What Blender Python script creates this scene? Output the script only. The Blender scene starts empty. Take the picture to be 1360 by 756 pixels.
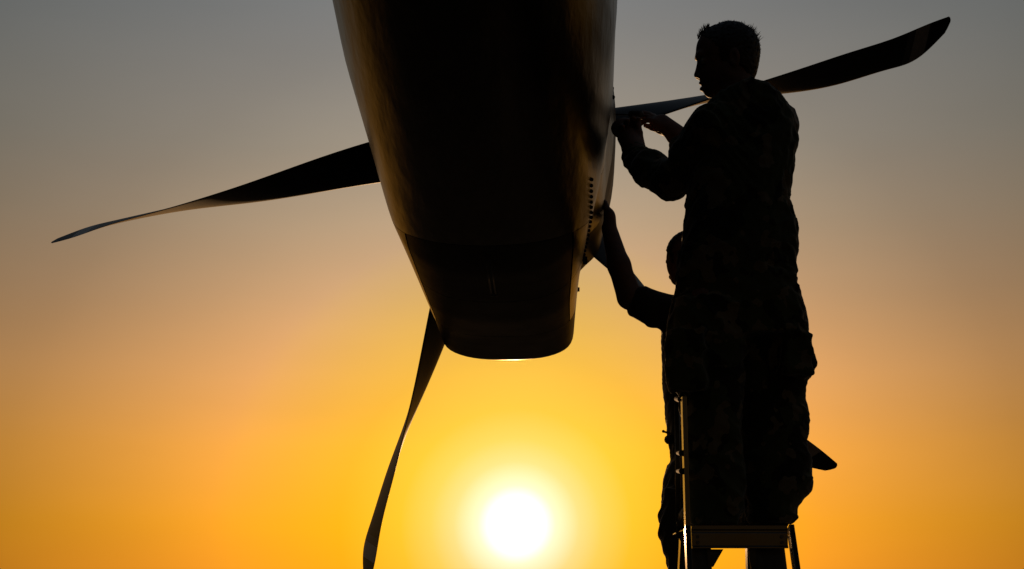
import bpy, bmesh, math, random
import numpy as np
from mathutils import Vector
random.seed(4); np.random.seed(4)
SC = bpy.context.scene
COL = SC.collection
R = math.radians

# ------------------------------------------------------------------ camera
F_PX = 1889.0; CX, CY = 680.0, 378.0
PITCH = math.atan(422.0 / F_PX)
CAMZ = 1.5
cam_d = bpy.data.cameras.new('camera'); cam = bpy.data.objects.new('camera', cam_d); COL.objects.link(cam)
cam_d.lens = 50.0; cam_d.sensor_width = 36.0; cam_d.clip_start = 0.05; cam_d.clip_end = 9000.0
cam.location = (0, 0, CAMZ); cam.rotation_euler = (math.pi / 2 + PITCH, 0, 0)
SC.camera = cam
SC.view_settings.view_transform = 'Standard'; SC.view_settings.look = 'None'
SC.view_settings.exposure = 0.0; SC.view_settings.gamma = 1.0

def view_dir(px, py):
    u = (px - CX) / F_PX; v = (CY - py) / F_PX
    c, s = math.cos(PITCH), math.sin(PITCH)
    return np.array([u, c - v * s, s + v * c])
def P(px, py, Y):
    d = view_dir(px, py); return np.array([0, 0, CAMZ]) + d * (Y / d[1])
def depth(px, py, Y): return Y / view_dir(px, py)[1]

# ------------------------------------------------------------------ sun and sky
SUN_DIR = Vector(view_dir(686, 697)).normalized()
SUN_EL = math.asin(SUN_DIR.z); SUN_AZ = math.atan2(SUN_DIR.x, SUN_DIR.y)
sun_d = bpy.data.lights.new('sun', 'SUN'); sun = bpy.data.objects.new('sun', sun_d); COL.objects.link(sun)
sun_d.energy = 2.0; sun_d.angle = R(0.6); sun_d.color = (1.0, 0.56, 0.25)
sun.rotation_euler = SUN_DIR.to_track_quat('Z', 'Y').to_euler()

world = bpy.data.worlds.new('World'); SC.world = world; world.use_nodes = True
wt = world.node_tree; wn = wt.nodes; wl = wt.links; wn.clear()
def N(t, **k):
    n = wn.new(t)
    for a, b in k.items(): setattr(n, a, b)
    return n
def math_n(op, a, b=None, clamp=False):
    n = N('ShaderNodeMath', operation=op, use_clamp=clamp)
    for i, v in enumerate((a, b)):
        if v is None: continue
        if isinstance(v, (int, float)): n.inputs[i].default_value = v
        else: wl.new(v, n.inputs[i])
    return n.outputs[0]
def ramp(fac, stops, interp='LINEAR'):
    n = N('ShaderNodeValToRGB'); cr = n.color_ramp; cr.interpolation = interp
    while len(cr.elements) < len(stops): cr.elements.new(0.5)
    for e, (p, c) in zip(cr.elements, stops):
        e.position = p; e.color = (*c, 1) if len(c) == 3 else c
    wl.new(fac, n.inputs[0]); return n.outputs[0]
def vmix(op, a, b):
    n = N('ShaderNodeVectorMath', operation=op)
    for i, v in enumerate((a, b)):
        if isinstance(v, tuple): n.inputs[i].default_value = v
        else: wl.new(v, n.inputs[i])
    return n.outputs[0]
tc = N('ShaderNodeTexCoord'); nrm = N('ShaderNodeVectorMath', operation='NORMALIZE'); wl.new(tc.outputs['Generated'], nrm.inputs[0])
sep = N('ShaderNodeSeparateXYZ'); wl.new(nrm.outputs[0], sep.inputs[0])
el = math_n('MULTIPLY', math_n('ARCSINE', sep.outputs['Z']), 180 / math.pi)          # elevation, degrees
dot = N('ShaderNodeVectorMath', operation='DOT_PRODUCT'); wl.new(nrm.outputs[0], dot.inputs[0]); dot.inputs[1].default_value = tuple(SUN_DIR)
th = math_n('MULTIPLY', math_n('ARCCOSINE', math_n('MINIMUM', dot.outputs['Value'], 0.9999999)), 180 / math.pi)   # angle from the sun
# dusty evening haze: colour by height above the horizon, brightness by distance from the sun
hz = lambda e: e / 90.0
hue = ramp(math_n('DIVIDE', el, 90.0, True), [
    (hz(0), (1.0, .33, .020)), (hz(3), (1.0, .395, .024)), (hz(6), (.97, .415, .070)), (hz(9), (.83, .41, .145)), (hz(12), (.66, .39, .20)),
    (hz(15), (.54, .39, .255)), (hz(18), (.46, .39, .305)), (hz(24), (.40, .397, .385)), (hz(40), (.34, .37, .42)), (hz(90), (.21, .26, .34))])
bf = ramp(math_n('DIVIDE', th, 180.0, True), [(0, (1,) * 3), (7.5 / 180, (1,) * 3), (11.5 / 180, (.97,) * 3), (15 / 180, (.76,) * 3), (20 / 180, (.51,) * 3),
    (25 / 180, (.395,) * 3), (30 / 180, (.295,) * 3), (60 / 180, (.11,) * 3), (100 / 180, (.075,) * 3), (1, (.06,) * 3)])
tint = ramp(math_n('DIVIDE', th, 60.0, True), [(0, (1, 1.03, .30)), (6.5 / 60, (1, 1.02, .38)), (9.0 / 60, (1, 1.0, .60)), (12 / 60, (1, .99, .95)), (21 / 60, (.97, 1.015, 1.06)), (30 / 60, (.90, 1.01, 1.08)), (1, (.88, 1, 1.1))])
base = vmix('MULTIPLY', vmix('MULTIPLY', hue, bf), tint)
g = ramp(math_n('DIVIDE', th, 12.0, True), [(0, (1, 1, 1)), (.8 / 12, (1, 1, 1)), (1.08 / 12, (.62, .58, .56)), (1.55 / 12, (.36, .31, .31)), (2.5 / 12, (.20, .185, .12)), (3.4 / 12, (.13, .138, .048)), (4.6 / 12, (.08, .092, .010)), (7.0 / 12, (.03, .036, .0)), (1, (0, 0, 0))])
glow = vmix('MULTIPLY', g, (2.0, 2.0, 2.0))
sky = N('ShaderNodeTexSky', sky_type='NISHITA'); sky.sun_disc = False; sky.sun_elevation = SUN_EL; sky.sun_rotation = SUN_AZ
sky.dust_density = 4.0; sky.air_density = 1.5
nsk = vmix('MULTIPLY', sky.outputs[0], (.004,) * 3)
# thin uneven dust in the haze
ns = N('ShaderNodeTexNoise'); mp = N('ShaderNodeMapping'); mp.inputs['Scale'].default_value = (3, 3, 11); wl.new(nrm.outputs[0], mp.inputs[0]); wl.new(mp.outputs[0], ns.inputs[0])
ns.inputs['Scale'].default_value = 1.3; ns.inputs['Detail'].default_value = 4
dust = math_n('ADD', math_n('MULTIPLY', ns.outputs[0], .16), .92)
tot = vmix('ADD', vmix('MULTIPLY', base, dust), vmix('ADD', glow, nsk))
bg = N('ShaderNodeBackground'); bg.inputs['Strength'].default_value = 1.0; wl.new(tot, bg.inputs['Color'])
wo = N('ShaderNodeOutputWorld'); wl.new(bg.outputs[0], wo.inputs[0])

# ------------------------------------------------------------------ materials
def mat(name, color, rough=.6, metal=0., noise=None, bump=None, coat=0., spec=.5, stretch=(1, 1, 1), coords='Object', extra=None, sheen=0., sss=0.):
    m = bpy.data.materials.new(name); m.use_nodes = True; nt = m.node_tree; b = nt.nodes['Principled BSDF']
    b.inputs['Base Color'].default_value = (*color, 1); b.inputs['Roughness'].default_value = rough; b.inputs['Metallic'].default_value = metal
    b.inputs['Coat Weight'].default_value = coat; b.inputs['Specular IOR Level'].default_value = spec
    t = nt.nodes.new('ShaderNodeTexCoord'); mp = nt.nodes.new('ShaderNodeMapping'); mp.inputs['Scale'].default_value = stretch
    nt.links.new(t.outputs[coords], mp.inputs[0])
    if noise:
        sc, amt = noise
        n = nt.nodes.new('ShaderNodeTexNoise'); n.inputs['Scale'].default_value = sc; n.inputs['Detail'].default_value = 6; nt.links.new(mp.outputs[0], n.inputs[0])
        r = nt.nodes.new('ShaderNodeValToRGB'); r.color_ramp.elements[0].position = .3; r.color_ramp.elements[1].position = .7
        r.color_ramp.elements[0].color = (*[c * (1 - amt) for c in color], 1); r.color_ramp.elements[1].color = (*[min(1, c * (1 + amt)) for c in color], 1)
        nt.links.new(n.outputs[0], r.inputs[0]); nt.links.new(r.outputs[0], b.inputs['Base Color'])
        rr = nt.nodes.new('ShaderNodeMapRange'); rr.inputs[3].default_value = max(.05, rough - .1); rr.inputs[4].default_value = min(1, rough + .12)
        nt.links.new(n.outputs[0], rr.inputs[0]); nt.links.new(rr.outputs[0], b.inputs['Roughness'])
    if bump:
        sc, st, di = bump
        n = nt.nodes.new('ShaderNodeTexNoise'); n.inputs['Scale'].default_value = sc; n.inputs['Detail'].default_value = 5; nt.links.new(mp.outputs[0], n.inputs[0])
        bp = nt.nodes.new('ShaderNodeBump'); bp.inputs['Strength'].default_value = st; bp.inputs['Distance'].default_value = di
        nt.links.new(n.outputs[0], bp.inputs['Height']); nt.links.new(bp.outputs[0], b.inputs['Normal'])
    if sheen: b.inputs['Sheen Weight'].default_value = sheen; b.inputs['Sheen Roughness'].default_value = .35
    if sss: b.inputs['Subsurface Weight'].default_value = sss; b.inputs['Subsurface Scale'].default_value = .02; b.inputs['Subsurface Radius'].default_value = (1, .35, .18)
    if extra: extra(nt, b, t)
    return m
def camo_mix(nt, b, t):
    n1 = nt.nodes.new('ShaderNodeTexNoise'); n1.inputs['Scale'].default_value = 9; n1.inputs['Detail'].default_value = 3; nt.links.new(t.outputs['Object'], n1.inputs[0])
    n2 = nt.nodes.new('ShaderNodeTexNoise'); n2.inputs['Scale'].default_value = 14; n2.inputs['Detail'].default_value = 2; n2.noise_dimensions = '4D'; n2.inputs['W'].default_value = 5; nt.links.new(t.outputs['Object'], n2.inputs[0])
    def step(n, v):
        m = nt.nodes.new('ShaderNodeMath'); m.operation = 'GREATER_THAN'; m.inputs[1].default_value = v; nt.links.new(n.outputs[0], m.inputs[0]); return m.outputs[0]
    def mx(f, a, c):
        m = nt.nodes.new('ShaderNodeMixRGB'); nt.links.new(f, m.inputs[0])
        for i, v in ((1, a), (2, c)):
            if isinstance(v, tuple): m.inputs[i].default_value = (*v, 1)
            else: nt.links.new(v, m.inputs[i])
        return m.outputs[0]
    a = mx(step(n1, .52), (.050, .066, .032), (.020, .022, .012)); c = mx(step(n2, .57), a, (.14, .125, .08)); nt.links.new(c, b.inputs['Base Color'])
M = {}
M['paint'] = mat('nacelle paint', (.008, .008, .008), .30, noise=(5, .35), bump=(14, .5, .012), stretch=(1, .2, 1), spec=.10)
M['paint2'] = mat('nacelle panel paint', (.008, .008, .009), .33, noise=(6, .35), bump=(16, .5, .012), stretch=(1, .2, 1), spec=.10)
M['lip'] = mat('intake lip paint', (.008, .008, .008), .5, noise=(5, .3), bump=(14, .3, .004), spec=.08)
M['core'] = mat('dark bay', (.01, .01, .01), .9, noise=(8, .2))
M['steel'] = mat('worn steel', (.16, .16, .165), .5, 1., noise=(30, .3))
M['alu'] = mat('aluminium', (.18, .18, .18), .26, 1., noise=(12, .10))
M['alu_dark'] = mat('oxidised aluminium', (.10, .10, .10), .5, .8, noise=(30, .3))
M['rubber'] = mat('black rubber', (.015, .015, .015), .85, noise=(30, .3), spec=.1)
M['skin'] = mat('skin', (.16, .08, .052), .6, noise=(40, .2), bump=(160, .2, .002), sss=.35)
M['hair'] = mat('hair', (.02, .014, .01), .5, noise=(60, .4))
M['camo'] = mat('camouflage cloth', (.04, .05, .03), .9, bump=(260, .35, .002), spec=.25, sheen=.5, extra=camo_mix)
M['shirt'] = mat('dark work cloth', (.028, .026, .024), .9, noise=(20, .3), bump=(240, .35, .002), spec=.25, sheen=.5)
M['boot'] = mat('boot leather', (.03, .024, .018), .6, noise=(30, .3), bump=(90, .4, .002))
M['eye'] = mat('eye white', (.3, .29, .27), .2, noise=(30, .05))
M['iris'] = mat('iris', (.05, .03, .02), .2, noise=(30, .1))
M['strap'] = mat('webbing', (.02, .02, .018), .8, noise=(80, .3), bump=(300, .4, .002))
M['apron'] = mat('apron concrete', (.06, .058, .055), .95, noise=(.6, .25), bump=(40, .3, .004), spec=.1)
M['joint'] = mat('joint sealant', (.03, .03, .03), .8, noise=(8, .3))
M['handle'] = mat('grey plastic handle', (.05, .05, .055), .6, noise=(30, .2))
M['spin'] = mat('spinner paint', (.045, .046, .048), .4, noise=(6, .3))
def blade_extra(nt, b, t):
    at = nt.nodes.new('ShaderNodeAttribute'); at.attribute_name = 'span'
    n = nt.nodes.new('ShaderNodeTexNoise'); n.inputs['Scale'].default_value = 40; nt.links.new(t.outputs['Object'], n.inputs[0])
    r = nt.nodes.new('ShaderNodeValToRGB'); r.color_ramp.interpolation = 'CONSTANT'
    st = [(0, .016), (1.865 / 2.1, .12), (1.895 / 2.1, .45), (1.965 / 2.1, .016)]
    while len(r.color_ramp.elements) < 4: r.color_ramp.elements.new(.5)
    for e, (p, v) in zip(r.color_ramp.elements, st): e.position = p; e.color = (v, v, v * 1.02, 1)
    m = nt.nodes.new('ShaderNodeMath'); m.operation = 'DIVIDE'; m.inputs[1].default_value = 2.1; nt.links.new(at.outputs['Fac'], m.inputs[0]); nt.links.new(m.outputs[0], r.inputs[0])
    mm = nt.nodes.new('ShaderNodeMixRGB'); mm.blend_type = 'MULTIPLY'; mm.inputs[0].default_value = .4; nt.links.new(r.outputs[0], mm.inputs[1]); nt.links.new(n.outputs[0], mm.inputs[2])
    nt.links.new(mm.outputs[0], b.inputs['Base Color'])
M['blade'] = mat('propeller blade paint', (.016, .016, .017), .45, spec=.12, bump=(60, .12, .001), extra=blade_extra)

# ------------------------------------------------------------------ object helpers
def link(o, parent=None):
    COL.objects.link(o)
    if parent is not None: o.parent = parent
    return o
def mesh_obj(name, verts, faces, material, parent=None, smooth=True, tris=None):
    me = bpy.data.meshes.new(name)
    me.from_pydata([tuple(map(float, v)) for v in verts], [], [tuple(map(int, f)) for f in faces]); me.update()
    if smooth: me.polygons.foreach_set('use_smooth', [True] * len(me.polygons))
    me.materials.append(material)
    return link(bpy.data.objects.new(name, me), parent)
def bm_obj(name, bm, material, parent=None, smooth=False):
    bmesh.ops.recalc_face_normals(bm, faces=bm.faces)
    me = bpy.data.meshes.new(name); bm.to_mesh(me); bm.free()
    if smooth: me.polygons.foreach_set('use_smooth', [True] * len(me.polygons))
    me.materials.append(material)
    return link(bpy.data.objects.new(name, me), parent)
def thing(name, label, cat, loc=(0, 0, 0), group=None):
    o = link(bpy.data.objects.new(name, None)); o.empty_display_size = .1
    o.location = loc; o['label'] = label; o['category'] = cat
    if group: o['group'] = group
    return o
def tag(o, label, cat, group=None):
    o['label'] = label; o['category'] = cat
    if group: o['group'] = group
def put(o, root):          # parent in place (root has only a location)
    o.parent = root; o.location = o.location - root.location
    return o
def frame(d):
    d = np.array(d, float); d /= np.linalg.norm(d)
    a = np.array([0, 0, 1.]) if abs(d[2]) < .9 else np.array([1., 0, 0])
    s = np.cross(d, a); s /= np.linalg.norm(s); return d, s, np.cross(s, d)
def tube(bm, p0, p1, r0, r1=None, n=14, cap=True):
    r1 = r0 if r1 is None else r1
    p0 = np.array(p0, float); p1 = np.array(p1, float); d, s, t = frame(p1 - p0)
    rings = []
    for p, r in ((p0, r0), (p1, r1)):
        rings.append([bm.verts.new(p + r * (math.cos(a) * s + math.sin(a) * t)) for a in np.linspace(0, 2 * math.pi, n, endpoint=False)])
    for i in range(n): bm.faces.new([rings[0][i], rings[0][(i + 1) % n], rings[1][(i + 1) % n], rings[1][i]])
    if cap: bm.faces.new(rings[0][::-1]); bm.faces.new(rings[1])
def bar(bm, p0, p1, w, t, side=(1, 0, 0), bev=.002):
    """rectangular bar from p0 to p1, w wide along 'side', t thick"""
    p0 = np.array(p0, float); p1 = np.array(p1, float); d = (p1 - p0) / np.linalg.norm(p1 - p0)
    s = np.array(side, float); s = s - d * (s @ d); s /= np.linalg.norm(s); u = np.cross(s, d)
    b = bev; prof = [(-w / 2 + b, -t / 2), (w / 2 - b, -t / 2), (w / 2, -t / 2 + b), (w / 2, t / 2 - b), (w / 2 - b, t / 2), (-w / 2 + b, t / 2), (-w / 2, t / 2 - b), (-w / 2, -t / 2 + b)]
    rings = [[bm.verts.new(p + s * x + u * y) for x, y in prof] for p in (p0, p1)]
    for i in range(8): bm.faces.new([rings[0][i], rings[0][(i + 1) % 8], rings[1][(i + 1) % 8], rings[1][i]])
    bm.faces.new(rings[0][::-1]); bm.faces.new(rings[1])
def grid_obj(name, pts, material, parent, closed=False, thick=None):
    """pts[i][j] surface; thick = inward offset function giving skirts so that the panel has depth"""
    ni, nj = len(pts), len(pts[0]); V = [p for r in pts for p in r]; Fc = []
    for i in range(ni - 1):
        for j in range(nj - 1 + (1 if closed else 0)):
            k = (j + 1) % nj; Fc.append((i * nj + j, i * nj + k, (i + 1) * nj + k, (i + 1) * nj + j))
    if thick is not None:
        off = len(V); V += [q for r in thick for q in r]
        loop = [(0, j) for j in range(nj)] + [(i, nj - 1) for i in range(1, ni)] + [(ni - 1, j) for j in range(nj - 2, -1, -1)] + [(i, 0) for i in range(ni - 2, 0, -1)]
        idx = [i * nj + j for i, j in loop]
        if closed:
            for i in (0, ni - 1):
                for j in range(nj):
                    a, b_ = i * nj + j, i * nj + (j + 1) % nj; Fc.append((a, b_, b_ + off, a + off))
        else:
            for a, b_ in zip(idx, idx[1:] + idx[:1]): Fc.append((a, b_, b_ + off, a + off))
    o = mesh_obj(name, V, Fc, material, parent)
    me = o.data
    bm = bmesh.new(); bm.from_mesh(me); bmesh.ops.recalc_face_normals(bm, faces=bm.faces); bm.to_mesh(me); bm.free()
    me.polygons.foreach_set('use_smooth', [True] * len(me.polygons))
    me.set_sharp_from_angle(angle=R(40))
    return o

# ------------------------------------------------------------------ ground
def build_ground():
    S = 4000
    o = mesh_obj('ground', [(-S, -S, 0), (S, -S, 0), (S, S, 0), (-S, S, 0)], [(0, 1, 2, 3)], M['apron'], smooth=False); o['kind'] = 'structure'
    bm = bmesh.new()
    for k in range(-4, 6):
        for (a, b_) in (((-24, k * 6 - 1.5), (24, k * 6 - 1.5)), ((k * 6 - 3.2, -24), (k * 6 - 3.2, 36))):
            d = np.array(b_, float) - np.array(a, float); d /= np.linalg.norm(d); n = np.array([-d[1], d[0]]) * .012
            z = .004 if abs(d[0]) > .5 else .008
            bm.faces.new([bm.verts.new((*(np.array(a) + n * s), z)) if e == 0 else bm.verts.new((*(np.array(b_) + n * s), z)) for e, s in ((0, -1), (1, -1), (1, 1), (0, 1))])
    j = bm_obj('expansion_joint', bm, M['joint'], o); j['kind'] = 'stuff'
build_ground()

# ------------------------------------------------------------------ aircraft: nacelle and propeller in the hub frame
HUB = np.array([-.0388, 6.21, 2.0623 + CAMZ]); yaw, pit, ph = .0268, .075, 3.3418
AX = np.array([math.sin(yaw) * math.cos(pit), math.cos(yaw) * math.cos(pit), math.sin(pit)])
RT = np.cross(AX, [0, 0, 1.]); RT /= np.linalg.norm(RT); UP = np.cross(RT, AX)
def spline(xs, ys, x):
    xs = np.array(xs, float); ys = np.array(ys, float); x = np.array(x, float)
    n = len(xs); h = np.diff(xs); A = np.zeros((n, n)); b = np.zeros(n); A[0, 0] = A[-1, -1] = 1
    for i in range(1, n - 1):
        A[i, i - 1] = h[i - 1]; A[i, i] = 2 * (h[i - 1] + h[i]); A[i, i + 1] = h[i]; b[i] = 6 * ((ys[i + 1] - ys[i]) / h[i] - (ys[i] - ys[i - 1]) / h[i - 1])
    m = np.linalg.solve(A, b); i = np.clip(np.searchsorted(xs, x) - 1, 0, n - 2); t = x - xs[i]
    return ys[i] + t * ((ys[i + 1] - ys[i]) / h[i] - h[i] * (2 * m[i] + m[i + 1]) / 6) + t ** 2 * m[i] / 2 + t ** 3 * (m[i + 1] - m[i]) / (6 * h[i])
FR = np.array([(0, .5), (.25, .46), (.41, .32), (.475, .1), (.483, -.1), (.464, -.3), (.424, -.46), (.392, -.555), (.318, -.63), (.298, -.73), (.295, -.85), (.282, -.94), (.228, -.987), (.13, -1.012), (0, -1.018)])
ST = [(.10, 1.0, 0, .5, -.98, .5, .020), (.5, .985, .06, .52, -.97, .46, .020), (1.0, .93, .30, .54, -.93, .45, .016), (1.7, .93, .75, .55, -.85, .428, .012), (2.6, .85, 1, .55, -.72, .39, .012), (3.6, .8, 1, .5, -.55, .33, .012), (5.2, .8, 1, .42, -.22, .22, .012)]
def _sec(st):
    a, sc, bl, zt, zb, w, dx = st
    t = np.linspace(math.pi / 2, -math.pi / 2, len(FR)); e = .75
    A = np.stack([w * np.abs(np.cos(t)) ** e, (zt + zb) / 2 + (zt - zb) / 2 * np.sign(np.sin(t)) * np.abs(np.sin(t)) ** e], -1)
    Z = FR[:, 1] * np.where(FR[:, 1] < -.6, np.interp(a, [.1, .5, 1.0, 1.7], [1, .966, .945, .93]), 1)
    return np.stack([FR[:, 0] * sc, Z], -1) * (1 - bl) + A * bl
_S = [_sec(s) for s in ST]; _A = [s[0] for s in ST]
_fi = np.arange(-14, 15)
def sec2(a, s):
    """a = distance aft of the propeller, s in [-14,14]: 0 top, +-14 bottom, + right -> (x, z) before inset"""
    half = np.array([[np.interp(a, _A, [q[j, k] for q in _S]) for k in range(2)] for j in range(15)])
    xs = np.concatenate([-half[:0:-1, 0], half[:, 0]]); zs = np.concatenate([half[:0:-1, 1], half[:, 1]])
    # wrap for periodic smoothness
    ext = np.arange(-17, 18); ex = np.concatenate([-half[11:14, 0] * -1, xs, -half[13:10:-1, 0]]); ez = np.concatenate([half[11:14, 1], zs, half[13:10:-1, 1]])
    return np.array([spline(ext, ex, s), spline(ext, ez, s)])
_cache = {}
def NP(a, s, inset=0.):
    key = round(a, 5)
    if key not in _cache:
        ss = np.linspace(-14, 14, 281); xz = sec2(a, ss); d = np.gradient(xz, axis=1)
        d[:, 0] = d[:, -1] = (d[:, 0] + d[:, -1]) / 2
        n = np.stack([-d[1], d[0]]); n /= np.linalg.norm(n, axis=0) + 1e-9      # s clockwise seen from behind -> outward
        dx = np.interp(a, _A, [q[6] for q in ST]); _cache[key] = (ss, xz, n, dx)
    ss, xz, n, dx = _cache[key]
    x = np.interp(s, ss, xz[0]); z = np.interp(s, ss, xz[1]); nx = np.interp(s, ss, n[0]); nz = np.interp(s, ss, n[1])
    x -= inset * nx; z -= inset * nz
    return HUB - a * AX + (x + dx) * RT + z * UP
def cutline(f): return float(spline([0, 3, 5, 7, 9, 10.5, 12, 13.2, 14], [.80, .86, .95, 1.15, 1.5, 1.74, 1.90, 1.955, 1.96], abs(f)))
def seam(a): return float(np.interp(a, [.65, 1.0, 1.2, 2.0], [8.5, 9.8, 10.05, 10.3]))
# which side is outward?
_t = NP(.5, 4.0, 0) - NP(.5, 4.0, .05)
SGN = 1.0 if (_t @ RT) > 0 else -1.0
def NS(a, s, inset=0.): return NP(a, s, inset * SGN)

plane = thing('aircraft', 'dark turboprop engine nacelle under its wing with feathered curved propeller blades', 'aircraft', tuple(HUB * [1, 1, 0]))
def patch(name, a0, a1, f0, f1, material, na=24, nf=24, closed=False, gap=.0025, inset_extra=0.):
    """a0,a1 functions of f or numbers; f0,f1 functions of a or numbers"""
    fa = lambda g, v: g(v) if callable(g) else g
    pts, ins = [], []
    amid = .5 * (fa(a0, 11) + fa(a1, 11))
    for i in range(na + 1):
        u = i / na; row, row2 = [], []
        for j in range(nf + (0 if closed else 1)):
            v = j / nf
            s = fa(f0, amid) * (1 - v) + fa(f1, amid) * v
            for _ in range(4):
                a = (fa(a0, s) + gap) * (1 - u) + (fa(a1, s) - gap) * u
                s0, s1 = fa(f0, a), fa(f1, a)
                gs = 0 if closed else .045
                s = (s0 + gs) * (1 - v) + (s1 - gs) * v
            row.append(NS(a, s, inset_extra)); row2.append(NS(a, s, .014 + inset_extra))
        pts.append(row); ins.append(row2)
    return put(grid_obj(name, pts, material, None, closed, ins), plane)
def wrapf(f): return f

# intake lip: rolled front edge, then the ring back to the first joint
lip_pts = []
NF = 96
edge_pts = []
ring = lambda a, ins: [NS(max(a, .1), s, ins) + AX * (max(a, .1) - a) for s in np.linspace(-14, 14, NF, endpoint=False)]
for (a, ins) in [(.30, .075), (.20, .07), (.135, .06), (.10, .042), (.092, .030), (.089, .020), (.091, .009), (.097, .0035), (.104, .001), (.110, .0), (.1105, .006)]: edge_pts.append(ring(a, ins))
M['edge'] = mat('glint metal intake edge', (.10, .10, .10), .22, .9, noise=(40, .3))  # metal finish added to the front edge so it catches a sun glint
put(grid_obj('intake_edge', edge_pts, M['edge'], None, closed=True), plane)
lip_pts = [ring(.1125, .012), ring(.1127, .0)]
for a in [.118, .124, .135, .155] + list(np.linspace(.18, .62, 13)) + [.642, .6472]: lip_pts.append([NS(a, s, 0) for s in np.linspace(-14, 14, NF, endpoint=False)])
lip_pts.append([NS(.6475, s, .014) for s in np.linspace(-14, 14, NF, endpoint=False)])
put(grid_obj('intake_lip', lip_pts, M['lip'], None, closed=True), plane)
# inner core seen only through the panel joints
core = [[NS(a, s, .02) for s in np.linspace(-14, 14, NF, endpoint=False)] for a in np.linspace(.3, 5.0, 60)]
cv = [p for r in core for p in r]; nr = len(core)
cf = [(i * NF + j, i * NF + (j + 1) % NF, (i + 1) * NF + (j + 1) % NF, (i + 1) * NF + j) for i in range(nr - 1) for j in range(NF)] + [tuple(range(NF)), tuple(range((nr - 1) * NF, nr * NF))]
put(mesh_obj('engine_bay', cv, cf, M['core']), plane)
for sg in (1, -1):
    sm = (lambda a, sg=sg: sg * seam(a)) if True else None
    # order so that f0<f1
    def pr(name, a0, a1, lo, hi, m, **k):
        if sg > 0: patch(name, a0, a1, lo, hi, m, **k)
        else:
            nl = (lambda a, hi=hi: -(hi(a) if callable(hi) else hi)); nh = (lambda a, lo=lo: -(lo(a) if callable(lo) else lo))
            patch(name, a0, a1, nl, nh, m, **k)
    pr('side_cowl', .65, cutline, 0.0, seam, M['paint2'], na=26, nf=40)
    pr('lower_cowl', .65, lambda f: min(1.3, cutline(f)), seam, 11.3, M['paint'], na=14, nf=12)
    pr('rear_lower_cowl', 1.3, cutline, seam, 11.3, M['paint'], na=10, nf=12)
def bottom(name, a0, a1, m, na):
    f = np.linspace(11.3 + .045, 16.7 - .045, 31); pts, ins = [], []
    for i in range(na + 1):
        u = i / na; r1, r2 = [], []
        for s in f:
            s2 = s if s <= 14 else s - 28
            A0 = a0(s2) if callable(a0) else a0; A1 = a1(s2) if callable(a1) else a1
            a = (A0 + .0025) * (1 - u) + (A1 - .0025) * u
            r1.append(NS(a, s2)); r2.append(NS(a, s2, .014))
        pts.append(r1); ins.append(r2)
    put(grid_obj(name, pts, m, None, False, ins), plane)
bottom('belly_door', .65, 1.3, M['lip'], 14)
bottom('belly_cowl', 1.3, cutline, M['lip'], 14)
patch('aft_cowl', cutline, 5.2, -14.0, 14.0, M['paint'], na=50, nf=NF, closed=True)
tail = [[NS(5.1975, s, ins) - AX * da for s in np.linspace(-14, 14, NF, endpoint=False)] for ins, da in ((0, .003), (.03, .12), (.10, .25), (.13, .27))]
put(grid_obj('exhaust_ring', tail, M['steel'], None, closed=True), plane)

# fastener row along the hinge line on the right, its end bracket, latch nub, drain tubes
fb = bmesh.new(); bmesh.ops.create_uvsphere(fb, u_segments=10, v_segments=6, radius=1.0)
fme = bpy.data.meshes.new('fastener'); fb.to_mesh(fme); fb.free(); fme.materials.append(M['rubber']); fme.polygons.foreach_set('use_smooth', [True] * len(fme.polygons))
for k, a in enumerate(np.linspace(1.13, 2.05, 19)):
    o = link(bpy.data.objects.new('fastener', fme)); o.location = NS(a, seam(a) - .12, -.002); o.scale = (.0062, .0062, .0062); put(o, plane)
for k, a in enumerate(np.linspace(.72, 1.55, 12)):
    o = link(bpy.data.objects.new('fastener', fme)); o.location = NS(a, 3.85, -.003); o.scale = (.006, .009, .009); put(o, plane)
bm = bmesh.new(); q = NS(1.12, 9.85, -.004); tube(bm, q, NS(1.12, 9.85, -.02), .012, .009, 10); put(bm_obj('hinge_end', bm, M['rubber']), plane)
bm = bmesh.new(); tube(bm, NS(1.07, 9.6, 0), NS(1.07, 9.6, -.018), .008, .006, 10); put(bm_obj('hinge_end', bm, M['rubber']), plane)
bm = bmesh.new(); q0 = NS(.22, 9.0, .04); q1 = NS(.22, 9.0, -.010); tube(bm, q0, q1, .008, .008, 10); tube(bm, q1 - (q1 - q0) * .05, q1 + (q1 - q0) * .16, .010, .009, 10)
put(bm_obj('latch', bm, M['rubber'], smooth=False), plane)
for s_ in (-13.93, 13.97):
    bm = bmesh.new(); tube(bm, NS(1.42, s_, -.004), NS(1.86, s_ , -.001), .0038, .0038, 10)
    tube(bm, NS(1.40, s_, .0), NS(1.43, s_, -.006), .0055, .0055, 10)
    put(bm_obj('drain_tube', bm, M['steel'], smooth=True), plane)

# wing stub above and behind the engine, out of the picture
def wing():
    pts = []
    prof = [(0, 0), (.03, .10), (.12, .22), (.3, .31), (.6, .33), (1, .28), (1.8, .13), (2.6, .02), (1.8, -.04), (1, -.12), (.5, -.16), (.2, -.15), (.06, -.08)]
    for y in (-4.5, -1.5, 1.5, 4.5):
        pts.append([HUB + RT * y - AX * (2.9 + c * 1.0) + UP * (.62 + z * .9 + .02 * y * 0) for c, z in prof])
    o = grid_obj('wing', pts, M['paint'], None, closed=True); n = len(prof)
    bm = bmesh.new(); bm.from_mesh(o.data); bm.verts.ensure_lookup_table()
    bm.faces.new([bm.verts[i] for i in range(n)]); bm.faces.new([bm.verts[3 * n + i] for i in range(n)]); bmesh.ops.recalc_face_normals(bm, faces=bm.faces); bm.to_mesh(o.data); bm.free()
    put(o, plane)
wing()
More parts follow.
